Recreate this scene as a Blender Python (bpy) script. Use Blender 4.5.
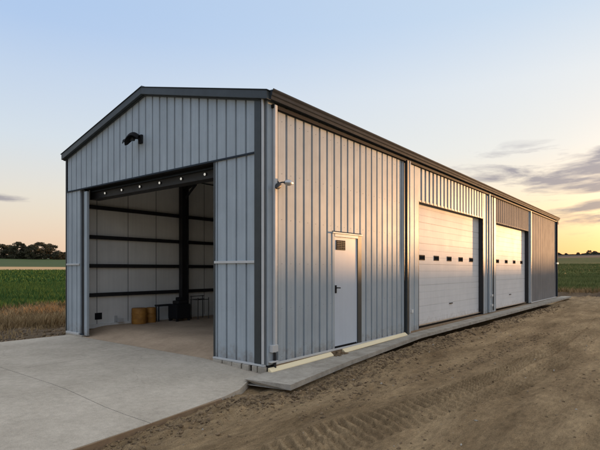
import bpy, math, random
import numpy as np
from mathutils import Vector, Matrix
R = math.radians
random.seed(7)
rng = np.random.default_rng(11)
for o in list(bpy.data.objects):
    bpy.data.objects.remove(o)
S = bpy.context.scene
COL = S.collection

# ------------------------------------------------------------------ camera
CX, CY, CZ, YAW, FPX = 5.392, -5.928, 1.614, 0.668, 475.07
cam = bpy.data.cameras.new('camera')
cam.sensor_width = 36.0
cam.lens = FPX / 600 * 36
cam.shift_y = (269.8 - 225) / 600
cam.clip_start = 0.05
cam.clip_end = 20000
co = bpy.data.objects.new('camera', cam)
co.location = (CX, CY, CZ)
co.rotation_euler = (math.pi / 2, 0, YAW)
COL.objects.link(co)
S.camera = co

# ------------------------------------------------------------------ light
SUN_AZ, SUN_EL = 14.0, 2.6          # degrees right of +Y, above the horizon
W = bpy.data.worlds.new('World')
S.world = W
W.use_nodes = True
nt = W.node_tree
nt.nodes.clear()
def wn(t, **k):
    n = nt.nodes.new(t)
    for a, b in k.items():
        setattr(n, a, b)
    return n
def wmath(op, a, b=None, c=None, clamp=False):
    n = wn('ShaderNodeMath', operation=op, use_clamp=clamp)
    for i, v in enumerate((a, b, c)):
        if v is None: continue
        if isinstance(v, (int, float)): n.inputs[i].default_value = v
        else: nt.links.new(v, n.inputs[i])
    return n.outputs[0]
def wmix(f, a, b, bt='MIX'):
    n = wn('ShaderNodeMix', data_type='RGBA', blend_type=bt)
    for i, v in ((0, f), (6, a), (7, b)):
        if isinstance(v, (int, float)): n.inputs[i].default_value = v
        elif isinstance(v, tuple): n.inputs[i].default_value = v
        else: nt.links.new(v, n.inputs[i])
    return n.outputs[2]
sky = wn('ShaderNodeTexSky', sky_type='NISHITA')
sky.sun_disc = False
sky.sun_elevation = R(SUN_EL)
sky.sun_rotation = R(SUN_AZ)
sky.altitude = 0
sky.air_density = 1.0
sky.dust_density = 1.2
sky.ozone_density = 1.0
tc = wn('ShaderNodeTexCoord')
sep = wn('ShaderNodeSeparateXYZ')
nt.links.new(tc.outputs['Generated'], sep.inputs[0])
dx, dy, dz = sep.outputs
hor = wmath('SQRT', wmath('ADD', wmath('MULTIPLY', dx, dx), wmath('MULTIPLY', dy, dy)))
el = wmath('ARCTAN2', dz, hor)                    # radians above the horizon
az = wmath('ARCTAN2', dx, dy)                     # radians right of +Y
# stretched cloud banks
comb = wn('ShaderNodeCombineXYZ')
nt.links.new(wmath('MULTIPLY', az, 9.0), comb.inputs[0])
nt.links.new(wmath('MULTIPLY', el, 46.0), comb.inputs[1])
noi = wn('ShaderNodeTexNoise')
noi.inputs['Scale'].default_value = 0.75
noi.inputs['Detail'].default_value = 10
noi.inputs['Roughness'].default_value = 0.58
noi.inputs['Distortion'].default_value = 0.35
nt.links.new(comb.outputs[0], noi.inputs['Vector'])
cn = noi.outputs[0]
def band(v, c, w):      # smooth bump: 1 at c, 0 at |v-c|>=w
    t = wmath('DIVIDE', wmath('ABSOLUTE', wmath('SUBTRACT', v, c)), w)
    return wmath('SUBTRACT', 1.0, wmath('MULTIPLY', t, t), clamp=True)
b1 = wmath('MULTIPLY', band(el, R(10.0), R(4.2)), band(az, R(0.0), R(24)))
b2 = wmath('MULTIPLY', band(el, R(5.6), R(1.5)), band(az, R(0.0), R(17)))
b3 = wmath('MULTIPLY', band(el, R(7.3), R(0.6)), band(az, R(-71.5), R(6)))
b4 = wmath('MULTIPLY', band(el, R(3.2), R(0.8)), band(az, R(0.0), R(15)))
bb = wmath('ADD', wmath('ADD', b1, wmath('MULTIPLY', b2, 0.9)), wmath('ADD', wmath('MULTIPLY', b3, 0.48), wmath('MULTIPLY', b4, 0.5)))
cm = wmath('MULTIPLY', wmath('SUBTRACT', wmath('ADD', wmath('MULTIPLY', cn, 2.1), wmath('MULTIPLY', bb, 0.46)), 1.22), 2.9, clamp=True)
cm = wmath('MULTIPLY', cm, wmath('MULTIPLY', bb, 2.0, clamp=True))
# dusk colours over the Nishita sky: one ramp over elevation away from the sun, one towards it
EXPO, BGS = 1.6, 0.15
def lin(c):
    c = c / 255
    return (c / 12.92 if c < .04045 else ((c + .055) / 1.055) ** 2.4) / (BGS * 2 ** EXPO)
def ramp(stops):
    n = wn('ShaderNodeValToRGB')
    r = n.color_ramp
    while len(r.elements) < len(stops): r.elements.new(0.5)
    for e_, (deg, c) in zip(r.elements, stops):
        e_.position = deg / 90
        e_.color = (*[lin(v) for v in c], 1)
    nt.links.new(wmath('DIVIDE', el, math.pi / 2, clamp=True), n.inputs[0])
    return n.outputs[0]
farr_ = ramp([(0, (232, 206, 190)), (3, (234, 214, 198)), (8, (229, 225, 219)), (14, (212, 225, 239)), (25, (172, 201, 242)), (38, (170, 198, 240)), (60, (275, 278, 284)), (90, (290, 290, 286))])
near_ = ramp([(0, (250, 178, 118)), (3, (255, 199, 146)), (6, (255, 228, 184)), (9, (251, 235, 212)), (13, (240, 237, 231)), (20, (234, 238, 241)), (27, (208, 225, 243)), (38, (200, 218, 240)), (60, (262, 262, 264)), (90, (290, 290, 286))])
ca = wmath('COSINE', wmath('SUBTRACT', az, R(SUN_AZ)))
tt = wmath('POWER', wmath('MULTIPLY_ADD', ca, 0.52, 0.48, clamp=True), 2.6)
grad = wmix(tt, farr_, near_)
skyc = wmix(0.9, sky.outputs[0], grad)
# the bright glow round the sun itself, to the right of the photograph
vd = wmath('ADD', wmath('MULTIPLY', dx, math.sin(R(SUN_AZ))), wmath('MULTIPLY', dy, math.cos(R(SUN_AZ))))
ge = wmath('MULTIPLY', wmath('SUBTRACT', el, R(7)), 1.6)
ga = wmath('ARCCOSINE', wmath('MULTIPLY', vd, 0.9999))
gl_ = wmath('POWER', 2.718, wmath('MULTIPLY', wmath('ADD', wmath('MULTIPLY', ga, ga), wmath('MULTIPLY', ge, ge)), -1 / R(12.5)**2))
glow = wn('ShaderNodeVectorMath', operation='SCALE')
glow.inputs[0].default_value = (7.0, 4.7, 2.6)
nt.links.new(gl_, glow.inputs['Scale'])
ad = wn('ShaderNodeVectorMath', operation='ADD')
nt.links.new(skyc, ad.inputs[0]); nt.links.new(glow.outputs[0], ad.inputs[1])
skyc = ad.outputs[0]
cloudc = wmix(0.35, (*[lin(v) for v in (146, 143, 158)], 1), wmix(1.0, skyc, (0.42, 0.42, 0.5, 1), 'MULTIPLY'))
final = wmix(wmath('MULTIPLY', cm, 0.85), skyc, cloudc)
bg = wn('ShaderNodeBackground')
bg.inputs[1].default_value = BGS
nt.links.new(final, bg.inputs[0])
wo = wn('ShaderNodeOutputWorld')
nt.links.new(bg.outputs[0], wo.inputs[0])

sd = bpy.data.lights.new('sun', 'SUN')
sd.energy = 2.0
sd.angle = R(0.4)
sd.color = (1.0, 0.53, 0.23)
so = bpy.data.objects.new('sun', sd)
sv = Vector((math.sin(R(SUN_AZ)) * math.cos(R(SUN_EL)), math.cos(R(SUN_AZ)) * math.cos(R(SUN_EL)), math.sin(R(SUN_EL))))
so.rotation_euler = sv.to_track_quat('Z', 'Y').to_euler()
so.location = (20, 60, 20)
COL.objects.link(so)

S.render.engine = 'CYCLES'
S.view_settings.view_transform = 'Standard'
S.view_settings.look = 'None'
S.view_settings.gamma = 1
S.view_settings.use_curve_mapping = False
S.view_settings.exposure = EXPO

# ------------------------------------------------------------------ helpers
def tag(o, label=None, cat=None, group=None, kind=None):
    if label: o['label'] = label
    if cat: o['category'] = cat
    if group: o['group'] = group
    if kind: o['kind'] = kind
    return o
def empty(name, loc, label, cat, group=None, rz=0):
    o = bpy.data.objects.new(name, None)
    o.location = loc
    o.rotation_euler = (0, 0, rz)
    o.empty_display_size = 0.2
    COL.objects.link(o)
    return tag(o, label, cat, group)

class MB:
    def __init__(s):
        s.v = []; s.f = []
    def quad(s, a, b, c, d):
        n = len(s.v); s.v += [a, b, c, d]; s.f.append((n, n+1, n+2, n+3)); return s
    def box(s, x0, x1, y0, y1, z0, z1):
        n = len(s.v)
        s.v += [(x, y, z) for z in (z0, z1) for y in (y0, y1) for x in (x0, x1)]
        for q in ((0, 2, 3, 1), (4, 5, 7, 6), (0, 1, 5, 4), (1, 3, 7, 5), (3, 2, 6, 7), (2, 0, 4, 6)):
            s.f.append(tuple(n + i for i in q))
        return s
    def prism(s, poly, vec):
        """closed polygon (list of 3d points) extruded by vec"""
        n = len(s.v); k = len(poly)
        s.v += [tuple(p) for p in poly]
        s.v += [tuple(p[i] + vec[i] for i in range(3)) for p in poly]
        s.f.append(tuple(range(n + k - 1, n - 1, -1)))
        s.f.append(tuple(range(n + k, n + 2 * k)))
        for i in range(k):
            j = (i + 1) % k
            s.f.append((n + i, n + j, n + k + j, n + k + i))
        return s
    def tube(s, pts, r, n=12, cap=True):
        pts = [Vector(p) for p in pts]
        rs = r if isinstance(r, (list, tuple)) else [r] * len(pts)
        base = len(s.v)
        up = None
        for i, p in enumerate(pts):
            d = (pts[min(i + 1, len(pts) - 1)] - pts[max(i - 1, 0)]).normalized()
            if up is None:
                up = Vector((0, 0, 1)) if abs(d.z) < 0.9 else Vector((1, 0, 0))
            a = d.cross(up).normalized(); b = a.cross(d).normalized()
            up = b
            for k in range(n):
                t = 2 * math.pi * k / n
                q = p + (a * math.cos(t) + b * math.sin(t)) * rs[i]
                s.v.append(tuple(q))
        for i in range(len(pts) - 1):
            for k in range(n):
                k2 = (k + 1) % n
                s.f.append((base + i*n + k, base + i*n + k2, base + (i+1)*n + k2, base + (i+1)*n + k))
        if cap:
            s.f.append(tuple(base + k for k in range(n - 1, -1, -1)))
            s.f.append(tuple(base + (len(pts)-1)*n + k for k in range(n)))
        return s
    def lathe(s, prof, c, n=24):
        base = len(s.v)
        for r, z in prof:
            for k in range(n):
                t = 2 * math.pi * k / n
                s.v.append((c[0] + r * math.cos(t), c[1] + r * math.sin(t), c[2] + z))
        for i in range(len(prof) - 1):
            for k in range(n):
                k2 = (k + 1) % n
                s.f.append((base + i*n + k, base + i*n + k2, base + (i+1)*n + k2, base + (i+1)*n + k))
        s.f.append(tuple(base + k for k in range(n - 1, -1, -1)))
        s.f.append(tuple(base + (len(prof)-1)*n + k for k in range(n)))
        return s
    def build(s, name, mat, parent=None, bevel=0, smooth=False):
        me = bpy.data.meshes.new(name)
        me.from_pydata(s.v, [], s.f)
        import bmesh
        bm = bmesh.new(); bm.from_mesh(me)
        bmesh.ops.recalc_face_normals(bm, faces=bm.faces)
        bm.to_mesh(me); bm.free()
        me.materials.append(mat)
        if smooth:
            for p in me.polygons: p.use_smooth = True
            try: me.set_sharp_from_angle(angle=R(35))
            except Exception: pass
        o = bpy.data.objects.new(name, me)
        COL.objects.link(o)
        if parent is not None:
            o.parent = parent
            pw = Vector((0, 0, 0)); q = parent
            while q is not None:
                pw += q.location; q = q.parent
            # meshes are written in world coordinates; shift them to their parent
            me.transform(Matrix.Translation(-pw))
        if bevel:
            m = o.modifiers.new('bevel', 'BEVEL'); m.width = bevel; m.segments = 2; m.limit_method = 'ANGLE'
        return o

def np_mesh(name, V, F, mat, k=None):
    me = bpy.data.meshes.new(name)
    V = np.ascontiguousarray(V, dtype=np.float32); F = np.ascontiguousarray(F, dtype=np.int32)
    k = F.shape[1]
    me.vertices.add(len(V)); me.vertices.foreach_set('co', V.ravel())
    me.loops.add(F.size); me.loops.foreach_set('vertex_index', F.ravel())
    me.polygons.add(len(F))
    me.polygons.foreach_set('loop_start', np.arange(0, F.size, k, dtype=np.int32))
    me.polygons.foreach_set('loop_total', np.full(len(F), k, dtype=np.int32))
    me.materials.append(mat)
    me.update(calc_edges=True)
    o = bpy.data.objects.new(name, me)
    COL.objects.link(o)
    return o

# ------------------------------------------------------------------ materials
def mat(name, col, rough=0.6, metal=0.0, var=0.0, vscale=3.0, col2=None, bump=0.0, bscale=20.0, detail=6, stretch=(1, 1, 1), spec=0.5, emit=None, streak=0.0, dist=0.02, speck=0.0, sscale=90.0, splash=0.0, fine=0.0, crack=0.0):
    m = bpy.data.materials.new(name)
    m.use_nodes = True
    t = m.node_tree
    p = t.nodes['Principled BSDF']
    p.inputs['Base Color'].default_value = (*col, 1)
    p.inputs['Roughness'].default_value = rough
    p.inputs['Metallic'].default_value = metal
    p.inputs['Specular IOR Level'].default_value = spec
    g = t.nodes.new('ShaderNodeNewGeometry')
    mp = t.nodes.new('ShaderNodeMapping'); mp.inputs['Scale'].default_value = stretch
    t.links.new(g.outputs['Position'], mp.inputs[0])
    if var or col2:
        n = t.nodes.new('ShaderNodeTexNoise')
        n.inputs['Scale'].default_value = vscale; n.inputs['Detail'].default_value = detail
        n.inputs['Roughness'].default_value = 0.62
        t.links.new(mp.outputs[0], n.inputs['Vector'])
        mx = t.nodes.new('ShaderNodeMix'); mx.data_type = 'RGBA'
        c2 = col2 if col2 else tuple(c * (1 - var) for c in col)
        mx.inputs[6].default_value = (*col, 1); mx.inputs[7].default_value = (*c2, 1)
        mr = t.nodes.new('ShaderNodeMapRange')
        mr.inputs[1].default_value = 0.32; mr.inputs[2].default_value = 0.68
        t.links.new(n.outputs[0], mr.inputs[0]); t.links.new(mr.outputs[0], mx.inputs[0])
        out = mx.outputs[2]
        if streak:
            mp2 = t.nodes.new('ShaderNodeMapping'); mp2.inputs['Scale'].default_value = (9, 9, 0.35)
            t.links.new(g.outputs['Position'], mp2.inputs[0])
            n3 = t.nodes.new('ShaderNodeTexNoise'); n3.inputs['Scale'].default_value = 2.0; n3.inputs['Detail'].default_value = 5
            t.links.new(mp2.outputs[0], n3.inputs['Vector'])
            mr3 = t.nodes.new('ShaderNodeMapRange'); mr3.inputs[1].default_value = 0.35; mr3.inputs[2].default_value = 0.8
            mr3.inputs[3].default_value = 1.0; mr3.inputs[4].default_value = 1.0 - streak
            t.links.new(n3.outputs[0], mr3.inputs[0])
            mm = t.nodes.new('ShaderNodeMix'); mm.data_type = 'RGBA'; mm.blend_type = 'MULTIPLY'
            mm.inputs[0].default_value = 1.0
            t.links.new(out, mm.inputs[6]); t.links.new(mr3.outputs[0], mm.inputs[7])
            out = mm.outputs[2]
        def mulby(out, val):
            mm = t.nodes.new('ShaderNodeMix'); mm.data_type = 'RGBA'; mm.blend_type = 'MULTIPLY'; mm.inputs[0].default_value = 1.0
            t.links.new(out, mm.inputs[6]); t.links.new(val, mm.inputs[7])
            return mm.outputs[2]
        if speck:
            n4 = t.nodes.new('ShaderNodeTexNoise'); n4.inputs['Scale'].default_value = sscale; n4.inputs['Detail'].default_value = 4
            n4.inputs['Roughness'].default_value = 0.8
            t.links.new(g.outputs['Position'], n4.inputs['Vector'])
            m4 = t.nodes.new('ShaderNodeMapRange'); m4.inputs[1].default_value = 0.36; m4.inputs[2].default_value = 0.64
            m4.inputs[3].default_value = 1 - speck; m4.inputs[4].default_value = 1 + speck
            m4.clamp = True
            t.links.new(n4.outputs[0], m4.inputs[0])
            out = mulby(out, m4.outputs[0])
            n5 = t.nodes.new('ShaderNodeTexNoise'); n5.inputs['Scale'].default_value = sscale*.13; n5.inputs['Detail'].default_value = 6
            n5.inputs['Roughness'].default_value = 0.7
            t.links.new(mp.outputs[0], n5.inputs['Vector'])
            m5 = t.nodes.new('ShaderNodeMapRange'); m5.inputs[1].default_value = 0.34; m5.inputs[2].default_value = 0.66
            m5.inputs[3].default_value = 1 - speck*.8; m5.inputs[4].default_value = 1 + speck*.7
            t.links.new(n5.outputs[0], m5.inputs[0])
            out = mulby(out, m5.outputs[0])
        if crack:
            v = t.nodes.new('ShaderNodeTexVoronoi'); v.feature = 'DISTANCE_TO_EDGE'; v.inputs['Scale'].default_value = 0.33
            nz = t.nodes.new('ShaderNodeTexNoise'); nz.inputs['Scale'].default_value = 2.5; nz.inputs['Detail'].default_value = 6
            t.links.new(g.outputs['Position'], nz.inputs['Vector'])
            va = t.nodes.new('ShaderNodeMix'); va.data_type = 'RGBA'; va.blend_type = 'ADD'; va.inputs[0].default_value = 0.35
            t.links.new(g.outputs['Position'], va.inputs[6]); t.links.new(nz.outputs[1], va.inputs[7])
            t.links.new(va.outputs[2], v.inputs['Vector'])
            mc_ = t.nodes.new('ShaderNodeMapRange'); mc_.inputs[1].default_value = 0.0; mc_.inputs[2].default_value = 0.0035
            mc_.inputs[3].default_value = 1 - crack; mc_.inputs[4].default_value = 1.0
            t.links.new(v.outputs[0], mc_.inputs[0])
            out = mulby(out, mc_.outputs[0])
        if splash:
            sx = t.nodes.new('ShaderNodeSeparateXYZ'); t.links.new(g.outputs['Position'], sx.inputs[0])
            ns = t.nodes.new('ShaderNodeTexNoise'); ns.inputs['Scale'].default_value = 7; ns.inputs['Detail'].default_value = 8
            ns.inputs['Roughness'].default_value = 0.75
            t.links.new(g.outputs['Position'], ns.inputs['Vector'])
            zz = t.nodes.new('ShaderNodeMapRange'); zz.inputs[1].default_value = 0.0; zz.inputs[2].default_value = 0.5
            zz.inputs[3].default_value = 0.30; zz.inputs[4].default_value = -0.15
            t.links.new(sx.outputs[2], zz.inputs[0])
            ad_ = t.nodes.new('ShaderNodeMath'); ad_.operation = 'ADD'
            t.links.new(ns.outputs[0], ad_.inputs[0]); t.links.new(zz.outputs[0], ad_.inputs[1])
            ms_ = t.nodes.new('ShaderNodeMapRange'); ms_.inputs[1].default_value = 0.58; ms_.inputs[2].default_value = 0.85
            ms_.inputs[4].default_value = splash
            t.links.new(ad_.outputs[0], ms_.inputs[0])
            mx5 = t.nodes.new('ShaderNodeMix'); mx5.data_type = 'RGBA'; mx5.inputs[7].default_value = (0.20, 0.145, 0.09, 1)
            t.links.new(ms_.outputs[0], mx5.inputs[0]); t.links.new(out, mx5.inputs[6])
            out = mx5.outputs[2]
        t.links.new(out, p.inputs['Base Color'])
        mr2 = t.nodes.new('ShaderNodeMapRange')
        mr2.inputs[3].default_value = max(0.05, rough - 0.07); mr2.inputs[4].default_value = min(1, rough + 0.07)
        t.links.new(n.outputs[0], mr2.inputs[0]); t.links.new(mr2.outputs[0], p.inputs['Roughness'])
    if bump:
        n2 = t.nodes.new('ShaderNodeTexNoise')
        n2.inputs['Scale'].default_value = bscale; n2.inputs['Detail'].default_value = 8
        n2.inputs['Roughness'].default_value = 0.65
        t.links.new(mp.outputs[0], n2.inputs['Vector'])
        b = t.nodes.new('ShaderNodeBump'); b.inputs['Strength'].default_value = bump; b.inputs['Distance'].default_value = dist
        t.links.new(n2.outputs[0], b.inputs['Height'])
        last = b
        if fine:
            n6 = t.nodes.new('ShaderNodeTexNoise'); n6.inputs['Scale'].default_value = 75; n6.inputs['Detail'].default_value = 5
            n6.inputs['Roughness'].default_value = 0.7
            t.links.new(g.outputs['Position'], n6.inputs['Vector'])
            b6 = t.nodes.new('ShaderNodeBump'); b6.inputs['Strength'].default_value = fine; b6.inputs['Distance'].default_value = 0.02
            t.links.new(n6.outputs[0], b6.inputs['Height']); t.links.new(b.outputs[0], b6.inputs['Normal'])
            last = b6
        t.links.new(last.outputs[0], p.inputs['Normal'])
    if emit:
        p.inputs['Emission Color'].default_value = (*emit[:3], 1); p.inputs['Emission Strength'].default_value = emit[3]
    return m
M = dict(
    sheet=mat('galvalume_sheet', (0.425, 0.475, 0.51), 0.55, 0.15, spec=.10, var=0.14, vscale=1.3, bump=0.25, bscale=2.2, dist=0.01, streak=0.14, splash=.45),
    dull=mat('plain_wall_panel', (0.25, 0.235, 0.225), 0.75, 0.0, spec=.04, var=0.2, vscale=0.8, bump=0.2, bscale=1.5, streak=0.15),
    flash=mat('bright_flashing', (0.58, 0.58, 0.57), 0.55, 0.2, var=0.12, vscale=3),
    slate=mat('dark_slate_trim', (0.042, 0.050, 0.053), 0.45, 0.1, var=0.2, vscale=4, streak=0.15),
    gutter=mat('gutter_metal', (0.042, 0.052, 0.064), 0.75, 0.0, spec=.06, var=0.15, vscale=5),
    roof=mat('roof_sheet', (0.20, 0.215, 0.225), 0.5, 0.3, var=0.2, vscale=1.5),
    door=mat('door_white', (0.74, 0.72, 0.70), 0.6, 0.0, spec=.10, var=0.08, vscale=1.6, bump=0.05, bscale=6, streak=0.07, splash=.35),
    pdoor=mat('person_door_paint', (0.52, 0.57, 0.63), 0.4, 0.0, var=0.06, vscale=2.0, streak=0.05),
    black=mat('black_rubber', (0.018, 0.018, 0.02), 0.7, 0.0, spec=.08),
    steel=mat('dark_frame_steel', (0.024, 0.024, 0.026), 0.55, 0.2, var=0.3, vscale=5),
    glass=mat('dark_window', (0.015, 0.017, 0.02), 0.5, 0.0, spec=.0),
    liner=mat('liner_panel', (0.84, 0.83, 0.79), 0.6, 0.0, var=0.14, vscale=0.9, streak=0.08),
    seam=mat('liner_seam', (0.12, 0.12, 0.115), 0.7),
    lamp=mat('lamp_lens', (0.7, 0.7, 0.66), 0.3, emit=(1.0, 0.96, 0.86, 0.12)),
    lens=mat('unlit_lens', (0.75, 0.74, 0.70), 0.25),
    drum=mat('orange_drum', (0.46, 0.215, 0.035), 0.65, 0.0, col2=(0.25, 0.105, 0.02), vscale=6, bump=0.2, bscale=12),
    conc=mat('concrete', (0.54, 0.465, 0.37), 0.9, 0.0, spec=.08, speck=.14, crack=.15, col2=(0.40, 0.34, 0.265), vscale=.8, bump=0.25, bscale=30, detail=9),
    walkc=mat('walk_concrete', (0.47, 0.42, 0.35), 0.9, 0.0, spec=.12, speck=.14, col2=(0.29, 0.255, 0.205), vscale=2.4, bump=0.35, bscale=26, detail=9),
    floor=mat('dusty_floor', (0.56, 0.41, 0.28), 0.85, 0.0, spec=.15, speck=.12, col2=(0.38, 0.275, 0.185), vscale=0.9, bump=0.2, bscale=22, detail=8),
    board=mat('sunlit_timber', (0.90, 0.77, 0.50), 0.6, 0.0, col2=(0.82, 0.66, 0.40), vscale=3, stretch=(1, 0.2, 1), bump=0.15, bscale=20),  # brightness of direct sun put into the timber colour
    form=mat('form_timber', (0.29, 0.195, 0.11), 0.8, 0.0, col2=(0.22, 0.14, 0.08), vscale=8, bump=0.3, bscale=25),
    dirt=mat('yard_dirt', (0.48, 0.335, 0.185), 0.95, 0.0, fine=1.0, speck=.32, col2=(0.215, 0.142, 0.075), vscale=0.9, stretch=(1.6, .45, 1), bump=0.8, bscale=16, detail=12, spec=0.1, dist=0.04),
    clod=mat('dirt_clods', (0.31, 0.215, 0.125), 0.95, 0.0, speck=.25, col2=(0.12, 0.08, 0.046), vscale=5, bump=0.6, bscale=50, spec=0.2),
    soil=mat('verge_soil', (0.10, 0.070, 0.044), 0.95, fine=1.0, speck=.35, col2=(0.19, 0.132, 0.078), vscale=1.5, bump=0.8, bscale=8, spec=0.2, dist=0.05),
    fieldg=mat('field_base', (0.040, 0.062, 0.018), 0.95, col2=(0.065, 0.085, 0.025), vscale=0.06, bump=0.6, bscale=1.5, spec=0.1, dist=0.3),
    fieldfar=mat('far_field_green', (0.050, 0.085, 0.028), 0.95, col2=(0.075, 0.098, 0.035), vscale=0.02, spec=0.1, stretch=(1, 2, 1)),
    tan=mat('stubble', (0.58, 0.37, 0.18), 0.95, col2=(0.48, 0.30, 0.145), vscale=0.05, spec=0.1),
    hill=mat('far_hill', (0.075, 0.060, 0.055), 0.95, col2=(0.055, 0.048, 0.038), vscale=0.006, spec=0.1),
    dry=mat('dry_grass', (0.46, 0.32, 0.165), 0.9, col2=(0.22, 0.145, 0.07), vscale=0.9, spec=0.1),
    crop=mat('crop_leaf', (0.080, 0.150, 0.032), 0.8, col2=(0.050, 0.098, 0.022), vscale=0.7, spec=0.15),
    crop2=mat('field_leaf_olive', (0.20, 0.20, 0.065), 0.8, col2=(0.075, 0.10, 0.028), vscale=0.09, stretch=(.35, 1, 1), spec=0.15),
    leaf=mat('tree_leaf', (0.105, 0.092, 0.058), 0.85, col2=(0.060, 0.058, 0.036), vscale=0.25, spec=0.1),
    bark=mat('bark', (0.07, 0.052, 0.038), 0.9, col2=(0.04, 0.03, 0.022), vscale=2),
    alu=mat('galvanised_pipe', (0.55, 0.56, 0.57), 0.35, 0.5, var=0.1),
    wire=mat('bare_pipe_rack', (0.09, 0.085, 0.08), 0.5, 0.5),
)

# ------------------------------------------------------------------ terrain
def hashf(ix, iy, seed):
    h = (ix.astype(np.int64) * 374761393 + iy.astype(np.int64) * 668265263 + seed * 1442695041) & 0xffffffff
    h = ((h ^ (h >> 13)) * 1274126177) & 0xffffffff
    h = h ^ (h >> 16)
    return (h & 0xffff) / 65535.0
def vn(x, y, s, seed):
    x = x / s; y = y / s
    ix = np.floor(x); iy = np.floor(y); fx = x - ix; fy = y - iy
    fx = fx*fx*(3-2*fx); fy = fy*fy*(3-2*fy)
    a = hashf(ix, iy, seed); b = hashf(ix+1, iy, seed); c = hashf(ix, iy+1, seed); d = hashf(ix+1, iy+1, seed)
    return (a*(1-fx)+b*fx)*(1-fy)+(c*(1-fx)+d*fx)*fy - 0.5
def sstep(a, b, x):
    t = np.clip((x - a) / (b - a), 0, 1); return t*t*(3-2*t)
RT = np.array([0, 28, 45, 80, 120, 165, 235, 400, 500, 1000, 2000, 4000, 9000.])
ZT = np.array([-.18, -.18, -.10, .45, 1.0, 1.55, 2.9, 7.8, 12.0, 29, 34, 20, 0.])
def base_z(x, y):
    r = np.hypot(x - CX, y - CY)
    z = np.interp(r, RT, ZT)
    z += sstep(60, 300, r) * (vn(x, y, 170, 5) * 1.4) + sstep(500, 1000, r) * vn(x, y, 420, 9) * 9
    # added unseen rise east of the yard, shaped to shade the lower wall
    rise = sstep(24, 46, x) * (1 - sstep(58, 150, x)) * sstep(75, 165, y) * (1 - sstep(520, 800, y))
    hgt = SHADE_RISE_H - z
    return z + rise * np.maximum(hgt, 0)
SHADE_RISE_D = 45 / math.sin(R(SUN_AZ))
SHADE_RISE_H = 1.95 + SHADE_RISE_D * math.tan(R(SUN_EL))  # crest height set so the added rise shades the wall's lower half
TRK = [
    (np.array([-7, -2.3, -1.65, -.55, .09, 1.33, 2.76, 5.8, 12, 30]), np.array([1.75, 2.27, 2.44, 2.7, 2.84, 2.95, 3.06, 3.15, 3.0, 2.2]), 1.0, 0.21),
    (np.array([-7, -2.5, -.96, -.05, 1.19, 4, 8, 30]), np.array([2.2, 2.62, 2.93, 3.17, 3.43, 3.6, 3.6, 3.2]), 0.6, 0.18),
    (np.array([-7, 0, 5, 10, 30]), np.array([4.3, 4.9, 5.1, 5.0, 4.4]), 0.25, 0.22),
    (np.array([-7, 0, 5, 10, 30]), np.array([5.9, 6.5, 6.8, 6.7, 6.0]), 0.45, 0.22),
    (np.array([-7, 1, 5, 10, 30]), np.array([.9, 1.45, 1.7, 1.75, 1.3]), 0.15, 0.2),
]
def yard_detail(x, y):
    z = vn(x, y, 3.2, 1)*.07 + vn(x, y, 1.1, 2)*.035
    rough = 0.45 + 1.1 * np.clip(vn(x, y, 2.3, 21) + .35, 0, 1)
    z += (1 - sstep(-7.6, -7.2, x)) * (vn(x, y, .9, 91)*.09 + vn(x, y, .3, 92)*.06)
    fine = vn(x, y, .38, 3)*.026 + vn(x, y, .14, 4)*.014 + vn(x, y, .06, 6)*.009 + vn(x, y, .03, 8)*.005
    # long streaks left by machines running along the building
    z += vn(x*4.0, y*0.30, 1.0, 12)*.060 + vn(x*9, y*0.5, 1.0, 13)*.030 + vn(x*20, y*1.0, 1.0, 14)*.010
    smooth = np.ones_like(x)
    for ys, xs, lug, hw in TRK:
        c = np.interp(y, ys, xs) + vn(y*0+3, y, 2.5, 31)*.08
        d = x - c
        inside = 1 - sstep(hw*.85, hw*1.15, np.abs(d))
        rim = np.exp(-((np.abs(d) - hw*1.25)/(hw*.28))**2)
        z += -.028*inside*(0.5+lug*.5) + .022*rim*(0.6 + vn(x, y, .2, 33))
        s = (y + np.abs(d)*0.55*np.sign(d)) / 0.155
        ph = s - np.floor(s)
        bar = sstep(.08, .2, ph) * (1 - sstep(.5, .62, ph))
        wear = np.clip(1.1 + vn(x, y, .9, 34)*2.2, 0, 1)
        z += lug * inside * bar * .052 * (.45 + .55*wear) * (1 - .6*sstep(4, 12, y))
        smooth *= 1 - .5*inside*(1 - .4*lug)
    z += fine * rough * smooth * .75
    # loose berm of soil thrown up beside the walkway
    bx = np.interp(y, [-3.5, -1.3, 0.2, 2.3, 4.9, 9.3, 26], [.82, .95, 1.28, 1.02, .85, .82, .85])
    w = np.interp(y, [-4, 0, 5, 26], [.20, .45, .32, .25])
    db = (x - bx) / w
    rb = np.exp(-db*db) * (.01 + .05*np.clip(vn(x, y, .8, 41)+.4, 0, 1)) * sstep(-4, -1.0, y)
    z += rb + np.exp(-db*db*.6) * (vn(x, y, .16, 43)*.075 + vn(x, y, .07, 47)*.045 + vn(x, y, .035, 44)*.022)
    cb = np.interp(y, [-2, 0, 4, 8, 20], [1.9, 1.95, 2.35, 2.4, 2.3])
    z += np.exp(-((x-cb)/.16)**2) * np.clip(vn(x, y, .7, 45)+.1, 0, 1) * (.05 + vn(x, y, .07, 46)*.06)
    return z
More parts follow.
